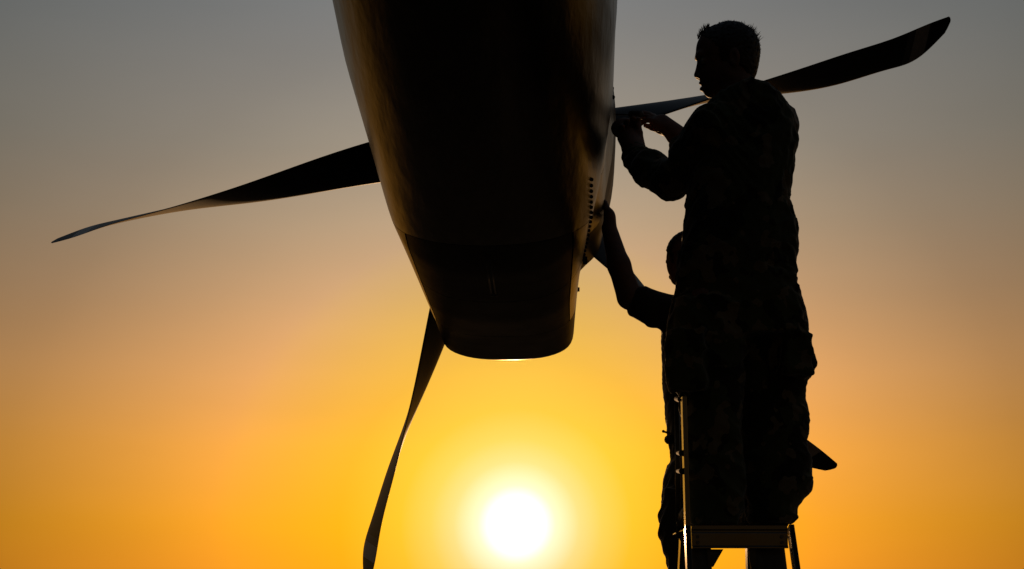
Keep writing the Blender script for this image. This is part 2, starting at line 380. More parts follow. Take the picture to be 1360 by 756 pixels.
# propeller
prop = link(bpy.data.objects.new('propeller', None)); prop.location = tuple(HUB); put(prop, plane)
bpy.context.view_layer.update()
def put2(o):
    o.parent = prop; o.location = o.location - Vector(HUB.tolist()); return o
RS = [.45, .75, 1.0, 1.3, 1.6, 1.82, 1.96, 2.05]
BETA = [2.2048, 1.9880, 1.7863, 1.5356, 1.3521, 1.2736, 1.1959, 1.1862]
CH = [.2696, .2661, .2740, .2931, .2911, .2620, .2290, .1150]
SW = [-.0298, -.0304, -.0156, .0017, -.0258, -.0685, -.1120, -.1905]
def build_blade(k):
    thb = ph - k * math.pi / 3
    rad = math.cos(thb) * RT + math.sin(thb) * UP; t = math.sin(thb) * RT - math.cos(thb) * UP
    rr = np.concatenate([np.linspace(.2, .45, 8)[:-1], np.linspace(.45, 2.05, 90), [2.058, 2.063]])
    npr = 28; V = []; span = []
    for r in rr:
        rc = min(max(r, .45), 2.05)
        b = spline(RS, BETA, rc); c = spline(RS, CH, rc); s = spline(RS, SW, rc)
        ln = .0269 * ((rc - .45) / 1.6) ** 2
        f = np.clip((r - .2) / .25, 0, 1); f = f * f * (3 - 2 * f)
        c = c * f + .13 * (1 - f); s *= f
        if r > 2.05: c *= .6 if r < 2.06 else .15; s -= .012 if r < 2.06 else .02
        q = math.cos(b) * t + math.sin(b) * AX; n = -math.sin(b) * t + math.cos(b) * AX
        tk = np.interp(r, [.2, .45, .8, 1.3, 1.8, 2.05, 2.063], [.13, .055, .038, .026, .014, .006, .002])
        for a in np.linspace(0, 2 * math.pi, npr, endpoint=False):
            x = math.cos(a); yy = math.sin(a)
            prof = yy * (.5 + .25 * x) if f > .99 else yy * (.5 + .25 * x * f)
            V.append(HUB + r * rad + q * (s + c / 2 * x) + n * (tk * prof) + AX * ln); span.append(r)
    nr = len(rr); Fc = [(i * npr + j, i * npr + (j + 1) % npr, (i + 1) * npr + (j + 1) % npr, (i + 1) * npr + j) for i in range(nr - 1) for j in range(npr)]
    Fc += [tuple(range(npr)), tuple(range((nr - 1) * npr, nr * npr))[::-1]]
    o = mesh_obj('blade', V, Fc, M['blade'])
    at = o.data.attributes.new('span', 'FLOAT', 'POINT'); at.data.foreach_set('value', span)
    bm = bmesh.new(); bm.from_mesh(o.data); bmesh.ops.recalc_face_normals(bm, faces=bm.faces); bm.to_mesh(o.data); bm.free()
    put2(o)
for k in range(6): build_blade(k)
# spinner (turned on the axis) with its back plate
sp = []
for x, r in [(-.07, .02), (-.07, .30), (-.065, .345), (-.02, .36), (.1, .355), (.25, .33), (.4, .28), (.55, .20), (.66, .12), (.72, .05), (.735, .001)]:
    sp.append([HUB + AX * x + r * (math.cos(a) * RT + math.sin(a) * UP) for a in np.linspace(0, 2 * math.pi, 48, endpoint=False)])
put2(grid_obj('spinner', sp, M['spin'], None, closed=True))

# ------------------------------------------------------------------ implicit surfaces for the figures
class Field:
    def __init__(s, lo, hi, h):
        s.h = h; s.lo = np.array(lo, float); n = np.ceil((np.array(hi) - s.lo) / h).astype(int) + 1
        s.ax = [s.lo[i] + np.arange(n[i]) * h for i in range(3)]; s.F = np.ones(n, np.float32)
    def box(s, lo, hi, pad=.05):
        i0 = [max(0, int((lo[i] - pad - s.lo[i]) / s.h)) for i in range(3)]; i1 = [min(len(s.ax[i]), int((hi[i] + pad - s.lo[i]) / s.h) + 2) for i in range(3)]
        sl = tuple(slice(a, b) for a, b in zip(i0, i1))
        X, Y, Z = (s.ax[0][sl[0]][:, None, None].astype(np.float32), s.ax[1][sl[1]][None, :, None].astype(np.float32), s.ax[2][sl[2]][None, None, :].astype(np.float32))
        return sl, X, Y, Z
    def add(s, sl, d, k, sub=False):
        a = s.F[sl]
        if sub: d = -d; h = np.maximum(k - np.abs(a - d), 0); s.F[sl] = np.maximum(a, d) + h * h / (4 * k)
        else: h = np.maximum(k - np.abs(a - d), 0); s.F[sl] = np.minimum(a, d) - h * h / (4 * k)
    def cone(s, a, b, r1, r2, k=.02, sub=False):
        a = np.array(a, np.float32); b = np.array(b, np.float32); r = max(r1, r2)
        sl, X, Y, Z = s.box(np.minimum(a, b) - r, np.maximum(a, b) + r, k + .02)
        ab = b - a; L = float(ab @ ab) + 1e-9
        t = np.clip(((X - a[0]) * ab[0] + (Y - a[1]) * ab[1] + (Z - a[2]) * ab[2]) / L, 0, 1)
        d = np.sqrt((X - a[0] - t * ab[0]) ** 2 + (Y - a[1] - t * ab[1]) ** 2 + (Z - a[2] - t * ab[2]) ** 2) - (r1 + t * (r2 - r1))
        s.add(sl, d, k, sub)
    def ell(s, c, r, k=.02, rot=None, sub=False):
        c = np.array(c, np.float32); m = max(r); sl, X, Y, Z = s.box(c - m, c + m, k + .02)
        x, y, z = X - c[0], Y - c[1], Z - c[2]
        if rot is not None: x, y, z = (rot[0][0] * x + rot[0][1] * y + rot[0][2] * z, rot[1][0] * x + rot[1][1] * y + rot[1][2] * z, rot[2][0] * x + rot[2][1] * y + rot[2][2] * z)
        q = np.sqrt((x / r[0]) ** 2 + (y / r[1]) ** 2 + (z / r[2]) ** 2) + 1e-6
        g = np.sqrt((x / r[0] ** 2) ** 2 + (y / r[1] ** 2) ** 2 + (z / r[2] ** 2) ** 2) + 1e-6
        s.add(sl, q * (q - 1) / g, k, sub)
    def rbox(s, c, hs, r, k=.01, yawr=0., sub=False):
        c = np.array(c, np.float32); m = max(hs) + r; sl, X, Y, Z = s.box(c - m, c + m, k + .02)
        cs, sn = math.cos(yawr), math.sin(yawr); x = (X - c[0]) * cs + (Y - c[1]) * sn; y = -(X - c[0]) * sn + (Y - c[1]) * cs; z = Z - c[2]
        qx, qy, qz = np.abs(x) - hs[0], np.abs(y) - hs[1], np.abs(z) - hs[2]
        d = np.sqrt(np.maximum(qx, 0) ** 2 + np.maximum(qy, 0) ** 2 + np.maximum(qz, 0) ** 2) + np.minimum(np.maximum(np.maximum(qx, qy), qz), 0) - r
        s.add(sl, d, k, sub)
    def stack(s, rows, k=.02, e=2.0, sub=False):
        """rows: (z, cx, cy, rx, ry) from high to low"""
        rows = sorted(rows); z = np.array([r[0] for r in rows]); A = np.array(rows)
        rm = A[:, 3:5].max(); lo = (A[:, 1].min() - rm, A[:, 2].min() - rm, z[0]); hi = (A[:, 1].max() + rm, A[:, 2].max() + rm, z[-1])
        sl, X, Y, Z = s.box(lo, hi, k + .03); zz = Z.ravel()
        cx, cy, rx, ry = (np.interp(zz, z, A[:, i])[None, None, :].astype(np.float32) for i in (1, 2, 3, 4))
        x, y = (X - cx) / rx, (Y - cy) / ry
        q = (np.abs(x) ** e + np.abs(y) ** e) ** (1 / e) + 1e-6
        d = (q - 1) * np.minimum(rx, ry)
        d = np.maximum(d, np.maximum(Z - z[-1], z[0] - Z)); s.add(sl, d, k, sub)
    def wrinkle(s, amp, wl, seed, vert=.6, fn=None, ridge=True):
        near = np.nonzero(np.abs(s.F) < amp * 2.5 + .012)
        X = s.ax[0][near[0]]; Y = s.ax[1][near[1]]; Z = s.ax[2][near[2]]
        rg = np.random.RandomState(seed); n = np.zeros(len(X)); w = [rg.normal(0, 1, len(X[:0]) + 3) for _ in range(3)]
        wx = .35 * wl * np.sin(2 * math.pi * (Y * .7 + Z * .5) / (wl * 2.7) + rg.rand() * 6); wz = .45 * wl * np.sin(2 * math.pi * (X * .8 - Y * .5) / (wl * 2.2) + rg.rand() * 6)
        for j in range(5):
            d = rg.normal(0, 1, 3); d[2] *= 1 + vert; d /= np.linalg.norm(d); f = 2 * math.pi / (wl * (.6 + .9 * rg.rand()))
            n += np.sin(f * (d[0] * (X + wx) + d[1] * Y + d[2] * (Z + wz)) + rg.rand() * 6)
        n /= 2.2
        if ridge: n = .8 - 1.3 * np.sqrt(n * n + .05)
        if fn is not None: n = n * fn(X, Y, Z)
        s.F[near] -= (amp * n).astype(np.float32)
    def mesh(s, name, material, parent=None, smooth_it=2):
        F = s.F; ins = F < 0; n = F.shape
        c = np.zeros((n[0] - 1, n[1] - 1, n[2] - 1), np.uint8)
        offs = [(i, j, k) for i in (0, 1) for j in (0, 1) for k in (0, 1)]
        for i, j, k in offs: c += ins[i:n[0] - 1 + i, j:n[1] - 1 + j, k:n[2] - 1 + k]
        cells = np.argwhere((c > 0) & (c < 8)); idx = np.full(c.shape, -1, np.int32); idx[tuple(cells.T)] = np.arange(len(cells))
        val = np.stack([F[cells[:, 0] + i, cells[:, 1] + j, cells[:, 2] + k] for i, j, k in offs], 1)
        acc = np.zeros((len(cells), 3)); cnt = np.zeros(len(cells)); O = np.array(offs, float)
        for a in range(8):
            for b in range(a + 1, 8):
                if abs(O[a] - O[b]).sum() != 1: continue
                m = (val[:, a] < 0) != (val[:, b] < 0); t = val[m, a] / (val[m, a] - val[m, b])
                acc[m] += O[a] + t[:, None] * (O[b] - O[a]); cnt[m] += 1
        V = s.lo + (cells + acc / cnt[:, None]) * s.h
        faces = []
        for ax in range(3):
            u, v = (ax + 1) % 3, (ax + 2) % 3
            A = [slice(None)] * 3; B = [slice(None)] * 3; A[ax] = slice(0, -1); B[ax] = slice(1, None)
            d = ins[tuple(A)] != ins[tuple(B)]; e = np.argwhere(d); e = e[(e[:, u] > 0) & (e[:, v] > 0) & (e[:, u] < n[u] - 1) & (e[:, v] < n[v] - 1)]
            flip = ins[tuple(e.T)]
            def cell(du, dv):
                q = e.copy(); q[:, u] += du; q[:, v] += dv; return idx[tuple(q.T)]
            f = np.stack([cell(-1, -1), cell(0, -1), cell(0, 0), cell(-1, 0)], 1); f[~flip] = f[~flip][:, ::-1]; faces.append(f)
        Fc = np.concatenate(faces); Fc = Fc[(Fc >= 0).all(1)]
        me = bpy.data.meshes.new(name); me.vertices.add(len(V)); me.vertices.foreach_set('co', V.ravel().astype(np.float32))
        me.loops.add(len(Fc) * 4); me.loops.foreach_set('vertex_index', Fc.ravel().astype(np.int32)); me.polygons.add(len(Fc)); me.polygons.foreach_set('loop_start', np.arange(len(Fc)) * 4)
        me.update(calc_edges=True); me.polygons.foreach_set('use_smooth', np.ones(len(Fc), bool))
        me.materials.append(material); me.validate()
        return link(bpy.data.objects.new(name, me), parent)

def rows_px(rows, Y, ry, shrink=0.):
    """rows of (py, x_left, x_right[, Y offset, ry]) -> stack rows in metres"""
    out = []
    for r in rows:
        py, xl, xr = r[:3]; dy = r[3] if len(r) > 3 else 0.; q = r[4] if len(r) > 4 else ry
        c = P((xl + xr) / 2, py, Y + dy); hw = (xr - xl) / 2 * depth((xl + xr) / 2, py, Y + dy) / F_PX
        out.append((c[2], c[0], c[1], max(hw - shrink, .02), max(q - shrink, .02)))
    return out
def unit(v): v = np.array(v, float); return v / np.linalg.norm(v)
def hand(f, wrist, d, back, width_sign, curls, scale=1., thumb=(.6, .5, .3), spread=.06, r0=.0098):
    """wrist, direction of the palm, normal of the back of the hand; curls = four (a, b, c) joint angles in degrees"""
    d = unit(d); back = np.array(back, float); back = unit(back - d * (back @ d)); s = np.cross(back, d) * width_sign
    offs = [.031, .0105, -.0105, -.030]; kl = [.088, .092, .087, .078]; fl = [.076, .086, .079, .062]
    wrist = np.array(wrist, float)
    for o, K, L, cu in zip(offs, kl, fl, curls):
        o *= scale; k = wrist + d * K * scale + s * o
        f.cone(wrist + s * o * .55 + d * .01, k, .0155 * scale, .0125 * scale, .016)
        p = k; ang = 0.; rr = [r0 * 1.08, r0, r0 * .93, r0 * .8]
        sd = unit(d + s * (o / (.03 * scale)) * spread)
        for j, (w, c) in enumerate(zip((.46, .30, .24), cu)):
            ang += math.radians(c); v = math.cos(ang) * sd - math.sin(ang) * back; q = p + v * L * w * scale
            f.cone(p, q, rr[j] * scale, rr[j + 1] * scale, .004); p = q
    a, b, c = thumb; base = wrist + d * .022 * scale + s * .022 * scale - back * .006
    v1 = unit(d * a + s * b - back * c); p1 = base + v1 * .042 * scale; v2 = unit(d * (a + .5) + s * b * .4 - back * c); p2 = p1 + v2 * .034 * scale; v3 = unit(d * (a + .9) - back * c * 1.2); p3 = p2 + v3 * .028 * scale
    f.cone(base, p1, .016 * scale, .0125 * scale, .012); f.cone(p1, p2, .0115 * scale, .0105 * scale, .005); f.cone(p2, p3, .0105 * scale, .0085 * scale, .004)

# ------------------------------------------------------------------ the man on the ladder
Y1 = 4.5
HC = P(966, 75, Y1); hs = depth(966, 75, Y1) / F_PX          # metres per photo pixel at the head
def build_man_one():
    man = thing('person', 'person in camouflage uniform standing on the stepladder, both hands raised to the engine', 'person', tuple(P(985, 700, Y1)))
    hu = np.array([1., 0, 0]); tilt = .16; hv = np.array([0, -math.sin(tilt), math.cos(tilt)]); hw = np.array([0, math.cos(tilt), math.sin(tilt)])
    H = lambda u, v, w=0.: HC + hu * u + hv * v + hw * w
    rot = (hu, hw, hv)
    f = Field((-.0 + P(800, 300, 5.0)[0], 4.1, CAMZ + .20), (1.28, 5.2, CAMZ + 2.02), .004)
    # head
    f.ell(H(.010, .020), (.097, .074, .095), .02, rot); f.ell(H(-.050, .020), (.055, .060, .068), .02, rot); f.ell(H(-.046, -.050), (.052, .054, .066), .02, rot)
    f.cone(H(-.005, -.065, .04), H(-.052, -.113, .008), .030, .019, .025); f.cone(H(-.005, -.065, -.04), H(-.052, -.113, -.008), .030, .019, .025)
    f.cone(H(-.05, -.085), H(-.058, -.118), .028, .017, .02)
    f.cone(H(-.094, -.026), H(-.1045, -.064), .0075, .0088, .010); f.ell(H(-.096, -.070, .011), (.010, .009, .007), .006, rot); f.ell(H(-.096, -.070, -.011), (.010, .009, .007), .006, rot)
    f.cone(H(-.094, .000, -.035), H(-.094, .000, .035), .012, .012, .012)
    f.ell(H(-.084, -.0905), (.0125, .022, .0075), .005, rot); f.ell(H(-.082, -.1105), (.0125, .020, .0085), .005, rot)
    for w in (-.033, .033):
        f.ell(H(-.098, -.022, w), (.018, .017, .014), .010, rot, sub=True); f.ell(H(-.082, -.022, w), (.0135, .0135, .0125), .003, rot)
        f.ell(H(.012, -.018, w * 2.28), (.018, .009, .031), .006, rot); f.ell(H(.008, -.018, w * 2.52), (.009, .006, .018), .004, rot, sub=True)
    # neck and trunk, slimmer than the clothes
    f.cone(H(.030, -.045), P(979, 116, Y1), .056, .054, .03); f.cone(P(979, 116, Y1), P(985, 145, Y1), .052, .070, .02)
    trunk = [(128, 965, 1010), (140, 950, 1030), (155, 942, 1040), (185, 940, 1044), (230, 930, 1038), (268, 925, 1036), (300, 922, 1042), (350, 918, 1044), (400, 915, 1046), (425, 915, 1046)]
    f.stack(rows_px(trunk, Y1, .10), .03)
    for (xa, ya, xb, yb, xc, yc, dy) in ((940, 410, 942, 560, 946, 690, -.06), (1018, 410, 1024, 560, 1020, 690, .08)):
        f.cone(P(xa, ya, Y1 + dy), P(xb, yb, Y1 + dy), .080, .055, .03); f.cone(P(xb, yb, Y1 + dy), P(xc, yc, Y1 + dy), .055, .034, .03)
        f.cone(P(xc, yc - 4, Y1 + dy), P(xc - 3, yc + 2, Y1 + dy + .12), .040, .030, .02)
    # arms
    f.cone(P(948, 160, 4.42), P(893, 243, 4.60), .050, .040, .03); f.cone(P(893, 243, 4.60), P(840, 197, 4.84), .040, .034, .02)
    f.cone(P(1025, 160, 4.60), P(958, 228, 4.80), .050, .040, .03); f.cone(P(958, 228, 4.80), P(897, 182, 4.94), .040, .030, .02)
    # left hand, closed round the driver against the cowling
    w1 = P(842, 197, 4.84); k1 = P(827, 161, 4.99)
    f.cone(w1, w1 + (k1 - w1) * .35, .040, .040, .02)
    f.ell(w1 + (k1 - w1) * .72 + np.array([-.004, 0, 0]), (.050, .036, .040), .02)
    hand(f, w1, k1 - w1, (.1, -.35, -1), 1, ((48, 50, 30), (50, 54, 32), (52, 56, 34), (54, 58, 36)), 1.02, thumb=(.9, .15, .7), r0=.0108)
    # right hand, reaching level, palm down over the blade root
    w2 = P(896, 178, 4.95); k2 = P(866, 160, 4.98)
    hand(f, w2, P(862, 155, 4.985) - w2, (.30, -.35, .9), -1, ((-8, 14, 8), (-4, 18, 12), (4, 24, 18), (14, 36, 24)), 1.0, thumb=(.9, -.4, .35), r0=.0100)
    f.cone(P(899, 178, 4.94), P(880, 163, 4.97), .034, .030, .02); f.cone(P(878, 164, 4.98), P(862, 157, 5.02), .025, .015, .015)
    f.cone(P(884, 166, 4.96), P(871, 172, 4.95), .013, .0095, .008)
    body = f.mesh('body', M['skin']); put(body, man)
    for w in (-.033, .033):
        bm = bmesh.new(); bmesh.ops.create_uvsphere(bm, u_segments=16, v_segments=10, radius=.0128)
        e = bm_obj('eye', bm, M['eye'], smooth=True); e.location = H(-.0835, -.022, w); put(e, man)
        bm = bmesh.new(); bmesh.ops.create_uvsphere(bm, u_segments=12, v_segments=8, radius=.0062)
        i = bm_obj('iris', bm, M['iris'], smooth=True); i.parent = e; i.location = (-.0082, 0, -.002)
    # hair: close cap with short tufts
    g = Field(H(-.13, -.12, -.1) - .03, H(.13, .15, .1) + .03, .003)
    g.ell(H(.011, .022), (.099, .077, .0975), .01, rot); g.ell(H(-.043, .038), (.052, .058, .060), .02, rot)
    g.ell(H(.04, -.04), (.058, .066, .07), .03, rot)
    g.ell(H(-.098, -.035), (.068, .12, .085), .008, rot, sub=True)
    g.rbox(H(-.09, -.14, 0), (.12, .12, .062), .02, .01, sub=True); g.ell(H(.012, -.03, .09), (.026, .03, .032), .006, rot, sub=True); g.ell(H(.012, -.03, -.09), (.026, .03, .032), .006, rot, sub=True)
    g.wrinkle(.0022, .018, 3, 0.)
    hair = g.mesh('hair', M['hair']); put(hair, man)
    bm = bmesh.new(); rg = random.Random(8)
    def strand(p, d, L, r):
        d = unit(d); tube(bm, p - d * .006, p + d * L * .6, r, r * .6, 5); tube(bm, p + d * L * .6, p + d * L + np.array([rg.uniform(-1, 1), 0, .4]) * L * .12, r * .6, r * .1, 5)
    for _ in range(900):
        th_, ph_ = rg.uniform(-.5, 3.3), rg.uniform(-1.2, 1.2)
        n = hu * math.cos(th_) * math.cos(ph_) + hv * math.sin(th_) * math.cos(ph_) + hw * math.sin(ph_)
        c = np.array([n @ hu * .099, n @ hw * .077, n @ hv * .0975]); u, w, v = .011 + c[0], c[1], .022 + c[2]
        if u < -.05 and v < .075: continue
        L = rg.uniform(.002, .005) + (.007 * rg.random() if .045 < u < .095 and v > .05 else 0)
        strand(H(u, v, w), n * 1.0 + hv * .25 + hu * rg.uniform(-.3, .3) + hw * rg.uniform(-.3, .3), L, .0010)
    for _ in range(110):      # raised fringe at the forehead
        u, w = rg.uniform(-.10, -.064), rg.uniform(-.035, .035)
        v = .070 + (u + .10) * .85; strand(H(u + .004, v, w), (-.35 + rg.uniform(-.3, .6), 0, 1.0), rg.uniform(.006, .016) + (.014 * rg.random() if -.09 < u < -.08 else 0), .0011)
    for _ in range(60):       # cowlick at the crown
        a = rg.uniform(.25, .95); n = hu * math.cos(a) + hv * math.sin(a); w = rg.uniform(-.03, .03)
        strand(H(.011 + .097 * math.cos(a), .022 + .096 * math.sin(a), w), n + hv * .5 + hu * rg.uniform(-.3, .2), rg.uniform(.008, .020), .0011)
    st = bm_obj('hair_tufts', bm, M['hair']); st['kind'] = 'stuff'; put(st, man)
    # jacket
    f = Field((P(800, 300, 5.0)[0], 4.1, CAMZ + 1.02), (1.3, 5.1, CAMZ + 1.95), .005)
    rows = [(119, 985, 1010), (125, 962, 1026), (131, 947, 1034), (141, 938, 1042), (155, 930, 1051), (170, 925, 1057), (185, 923, 1060), (205, 919, 1055), (240, 914, 1051), (268, 911, 1047), (285, 910, 1053), (300, 909, 1058), (330, 906, 1059), (352, 904, 1055), (356, 905, 1053)]
    f.stack(rows_px(rows, Y1, .135), .02, 2.3)
    f.ell(P(1030, 165, 4.56), (.075, .085, .085), .03)
    f.cone(P(945, 168, 4.42), P(892, 240, 4.60), .074, .062, .03); f.cone(P(889, 242, 4.60), P(864, 225, 4.70), .060, .062, .02); f.cone(P(864, 225, 4.70), P(845, 210, 4.80), .062, .050, .02)
    f.cone(P(845, 209, 4.81), P(842, 203, 4.835), .048, .045, .006)
    f.cone(P(1025, 168, 4.60), P(950, 225, 4.80), .070, .062, .03); f.cone(P(950, 225, 4.80), P(912, 205, 4.89), .058, .046, .02); f.cone(P(905, 200, 4.90), P(900, 192, 4.92), .038, .034, .008)
    f.cone(P(893, 210, 4.89), P(905, 216, 4.89), .016, .03, .01); f.ell(P(896, 195, 4.9), (.012, .02, .012), .006)
    f.cone(P(996, 121, Y1 - .03), P(1018, 123, Y1 - .02), .021, .020, .012); f.cone(P(1018, 124, Y1 - .02), P(1030, 137, Y1), .020, .02, .012); f.cone(P(952, 138, Y1 - .06), P(996, 123, Y1 - .06), .018, .020, .012)
    f.cone(P(1009, 113, Y1), P(1011, 114, Y1 + .04), .009, .009, .004); f.cone(P(1017, 113, Y1), P(1019, 114, Y1 + .04), .009, .009, .004)
    f.stack(rows_px([(95, 960, 1010), (106, 962, 1002), (122, 958, 998)], Y1, .05), .004, sub=True)
    f.wrinkle(.0055, .12, 11, .5); f.wrinkle(.0020, .055, 12, 1.0)
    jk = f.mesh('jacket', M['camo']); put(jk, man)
    # trousers with cargo pockets, bloused over the boots
    f = Field((.40, 4.15, CAMZ + .20), (1.28, 4.9, CAMZ + 1.2), .005)
    f.stack(rows_px([(334, 903, 1057), (350, 901, 1055), (370, 899, 1057), (390, 897, 1060), (410, 896, 1065), (430, 892, 1069), (448, 890, 1070)], Y1, .135), .02, 2.4)
    f.stack(rows_px([(400, 897, 990), (430, 891, 992), (445, 889, 992), (460, 890, 992), (480, 893, 990), (500, 896, 988), (525, 901, 986), (560, 906, 984), (600, 909, 985), (640, 910, 990), (672, 910, 988), (690, 914, 984), (697, 918, 980)], Y1 - .06, .105), .03, 2.2)
    f.stack(rows_px([(400, 970, 1064), (430, 970, 1070), (460, 970, 1071), (500, 972, 1071), (530, 972, 1070), (560, 972, 1073), (590, 972, 1072), (605, 974, 1075), (640, 976, 1078), (652, 978, 1078), (664, 984, 1066), (673, 988, 1059), (690, 990, 1058), (695, 992, 1052)], Y1 + .08, .11), .025, 2.2)
    for (y0, y1, x0, x1) in ((452, 498, 1066, 1082),): f.rbox(P(1060, 482, Y1 + .08), (.030, .06, .016), .016, .02); f.ell(P(1063, 480, Y1 + .08), (.044, .06, .062), .012)
    f.rbox(P(1042, 476, Y1 + .02), (.040, .09, .055), .012, .02, .3); f.rbox(P(912, 478, Y1 - .16), (.05, .025, .085), .012, .012, -.3)
    f.wrinkle(.0080, .13, 21, 1.0); f.wrinkle(.0024, .055, 22, 1.2)
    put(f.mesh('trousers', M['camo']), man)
    bm = bmesh.new(); q = P(1072, 462, Y1 + .05)
    bar(bm, q, q + np.array([.010, 0, .045]), .012, .003, (0, 1, 0)); put(bm_obj('pocket_strap', bm, M['strap']), man)
    # boots
    for (x, dy, yr) in ((952, -.04, .35), (1022, .08, .30)):
        f = Field(P(x, 700, Y1 + dy) - .3, P(x, 700, Y1 + dy) + .35, .005); f.lo = f.lo
        b = P(x, 700, Y1 + dy); sole = CAMZ + .232; dv = np.array([-math.sin(yr), math.cos(yr), 0]); b[2] = sole
        f.cone(b + [0, 0, .06], b + [0, 0, .20], .050, .055, .02); f.cone(b + [0, 0, .05], b + dv * .13 + [0, 0, .042], .048, .040, .03); f.cone(b + dv * .10 + [0, 0, .04], b + dv * .19 + [0, 0, .036], .044, .034, .03)
        f.wrinkle(.002, .03, 31, 1.)
        o = f.mesh('boot', M['boot']); put(o, man)
        f = Field(b - [.2, .2, .03], b + [.25, .35, .1], .005)
        for t0, t1, r in ((-.03, .05, .047), (.08, .19, .046)): f.cone(b + dv * t0 + [0, 0, .018], b + dv * t1 + [0, 0, .018], r, r * .85, .01)
        z = f.ax[2][None, None, :]; f.F[:] = np.maximum(f.F, np.maximum(z - (sole + .024), (sole) - z))
        s = f.mesh('sole', M['rubber']); s.parent = o; s.location = (0, 0, 0); s.matrix_parent_inverse.identity()
        s.location = Vector((0, 0, 0)) - o.location - man.location
    return man
man1 = build_man_one()

# ------------------------------------------------------------------ the man behind
Y2 = 5.62
def build_man_two():
    man = thing('person', 'person standing behind the ladder in dark work clothes, one arm stretched up to the cowling', 'person', tuple(P(930, 880, Y2)))
    f = Field((.10, 5.25, CAMZ - .32), (1.05, 6.05, CAMZ + 1.62), .005)
    C = P(913, 341, Y2); a = .85; hu = np.array([math.cos(a), -math.sin(a), 0]); hw = np.array([math.sin(a), math.cos(a), 0]); hv = np.array([0, 0, 1.])
    H = lambda u, v, w=0.: C + hu * u + hv * v + hw * w
    rot = (hu, hw, hv)
    f.ell(H(.004, .014), (.095, .074, .088), .02, rot); f.ell(H(-.045, -.03), (.048, .055, .066), .02, rot)
    f.cone(H(0, -.06, -.03), H(-.060, -.086, 0), .030, .018, .02); f.cone(H(0, -.06, .03), H(-.060, -.086, 0), .030, .018, .02)
    f.cone(H(-.090, -.018), H(-.098, -.044), .007, .009, .01); f.ell(H(-.086, -.072), (.010, .019, .012), .006, rot)
    for w in (-.03, .03): f.ell(H(.01, -.02, w * 2.4), (.017, .009, .028), .006, rot); f.ell(H(-.09, -.012, w), (.014, .014, .012), .008, rot, sub=True); f.ell(H(-.078, -.012, w), (.012, .012, .011), .003, rot)
    f.cone(H(.02, -.05), P(926, 405, Y2), .052, .058, .03)
    f.stack(rows_px([(400, 905, 950), (425, 892, 960), (470, 890, 960), (530, 892, 958), (600, 893, 962), (625, 892, 960)], Y2, .10), .03)
    for dx, dy in ((-2, -.10), (4, .10)):
        f.cone(P(926 + dx, 620, Y2 + dy), P(912 + dx, 720, Y2 + dy - .02), .080, .055, .03); f.cone(P(912 + dx, 720, Y2 + dy - .02), P(914 + dx, 858, Y2 + dy), .053, .040, .02)
        f.cone(P(914 + dx, 858, Y2 + dy), P(886 + dx, 868, Y2 + dy + .02), .038, .028, .02)
    f.cone(P(905, 418, Y2 - .08), P(838, 396, Y2 - .12), .050, .046, .02); f.cone(P(836, 394, Y2 - .12), P(822, 352, 5.50), .050, .044, .02); f.cone(P(822, 352, 5.50), P(809, 303, 5.56), .044, .031, .02)
    f.cone(P(930, 430, Y2 + .12), P(952, 520, Y2 + .16), .048, .040, .02); f.cone(P(952, 520, Y2 + .16), P(935, 600, Y2 + .05), .038, .03, .02)
    w = P(810, 303, 5.56); k = P(808, 282, 5.60)
    hand(f, w, P(806, 268, 5.62) - w, (1, -.25, .05), -1, ((8, 14, 8), (6, 12, 8), (8, 14, 10), (10, 18, 10)), 1.0, thumb=(.7, .7, .1), r0=.0098)
    f.ell(P(811, 290, 5.57), (.020, .036, .035), .02)
    w = P(935, 600, Y2 + .05); hand(f, w, (-.1, -.1, -1), (1, .2, 0), 1, ((20, 30, 20),) * 4, 1.0)
    put(f.mesh('body', M['skin']), man)
    g = Field(H(-.13, -.13, -.12) - .06, H(.13, .13, .12) + .06, .004)
    g.ell(H(.006, .018), (.099, .079, .0895), .01, rot); g.ell(H(.035, -.03), (.06, .068, .06), .03, rot); g.ell(H(-.098, -.04), (.070, .12, .078), .008, rot, sub=True); g.rbox(H(-.08, -.14, 0), (.12, .12, .07), .02, .01, sub=True)
    g.wrinkle(.003, .022, 5, 0.); put(g.mesh('hair', M['hair']), man)
    f = Field((.3, 5.2, CAMZ + .55), (1.1, 6.05, CAMZ + 1.40), .005)
    f.stack(rows_px([(392, 906, 946), (400, 893, 955), (412, 882, 962), (440, 879, 968), (477, 879, 970), (503, 880, 968), (527, 882, 966), (551, 884, 966), (570, 886, 966), (590, 889, 968), (606, 891, 970), (614, 892, 970)], Y2, .15), .02, 2.3)
    f.cone(P(900, 420, Y2 - .07), P(856, 405, Y2 - .11), .076, .066, .03); f.cone(P(858, 407, Y2 - .11), P(851, 402, Y2 - .115), .070, .066, .006); f.ell(P(866, 424, Y2 - .10), (.030, .04, .032), .012)
    f.cone(P(928, 425, Y2 + .12), P(948, 490, Y2 + .15), .072, .060, .03)
    f.wrinkle(.0042, .12, 41, .6); f.wrinkle(.0014, .05, 42, 1.)
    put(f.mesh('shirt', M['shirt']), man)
    f = Field((.3, 5.2, CAMZ - .25), (1.05, 6.05, CAMZ + .72), .005)
    f.stack(rows_px([(604, 892, 968), (612, 891, 968), (619, 886, 969), (641, 881, 968), (665, 879, 964), (680, 878, 962)], Y2, .15), .02, 2.3)
    for dx, dy in ((0, -.09), (3, .10)):
        f.stack(rows_px([(650, 881 + dx, 950), (673, 879 + dx, 948), (681, 875 + dx, 945), (693, 873 + dx, 942), (708, 874 + dx, 940), (722, 877 + dx, 938), (742, 885 + dx, 937), (756, 886 + dx, 936), (800, 888 + dx, 935), (845, 888 + dx, 936), (856, 892 + dx, 932)], Y2 + dy, .085), .025, 2.2)
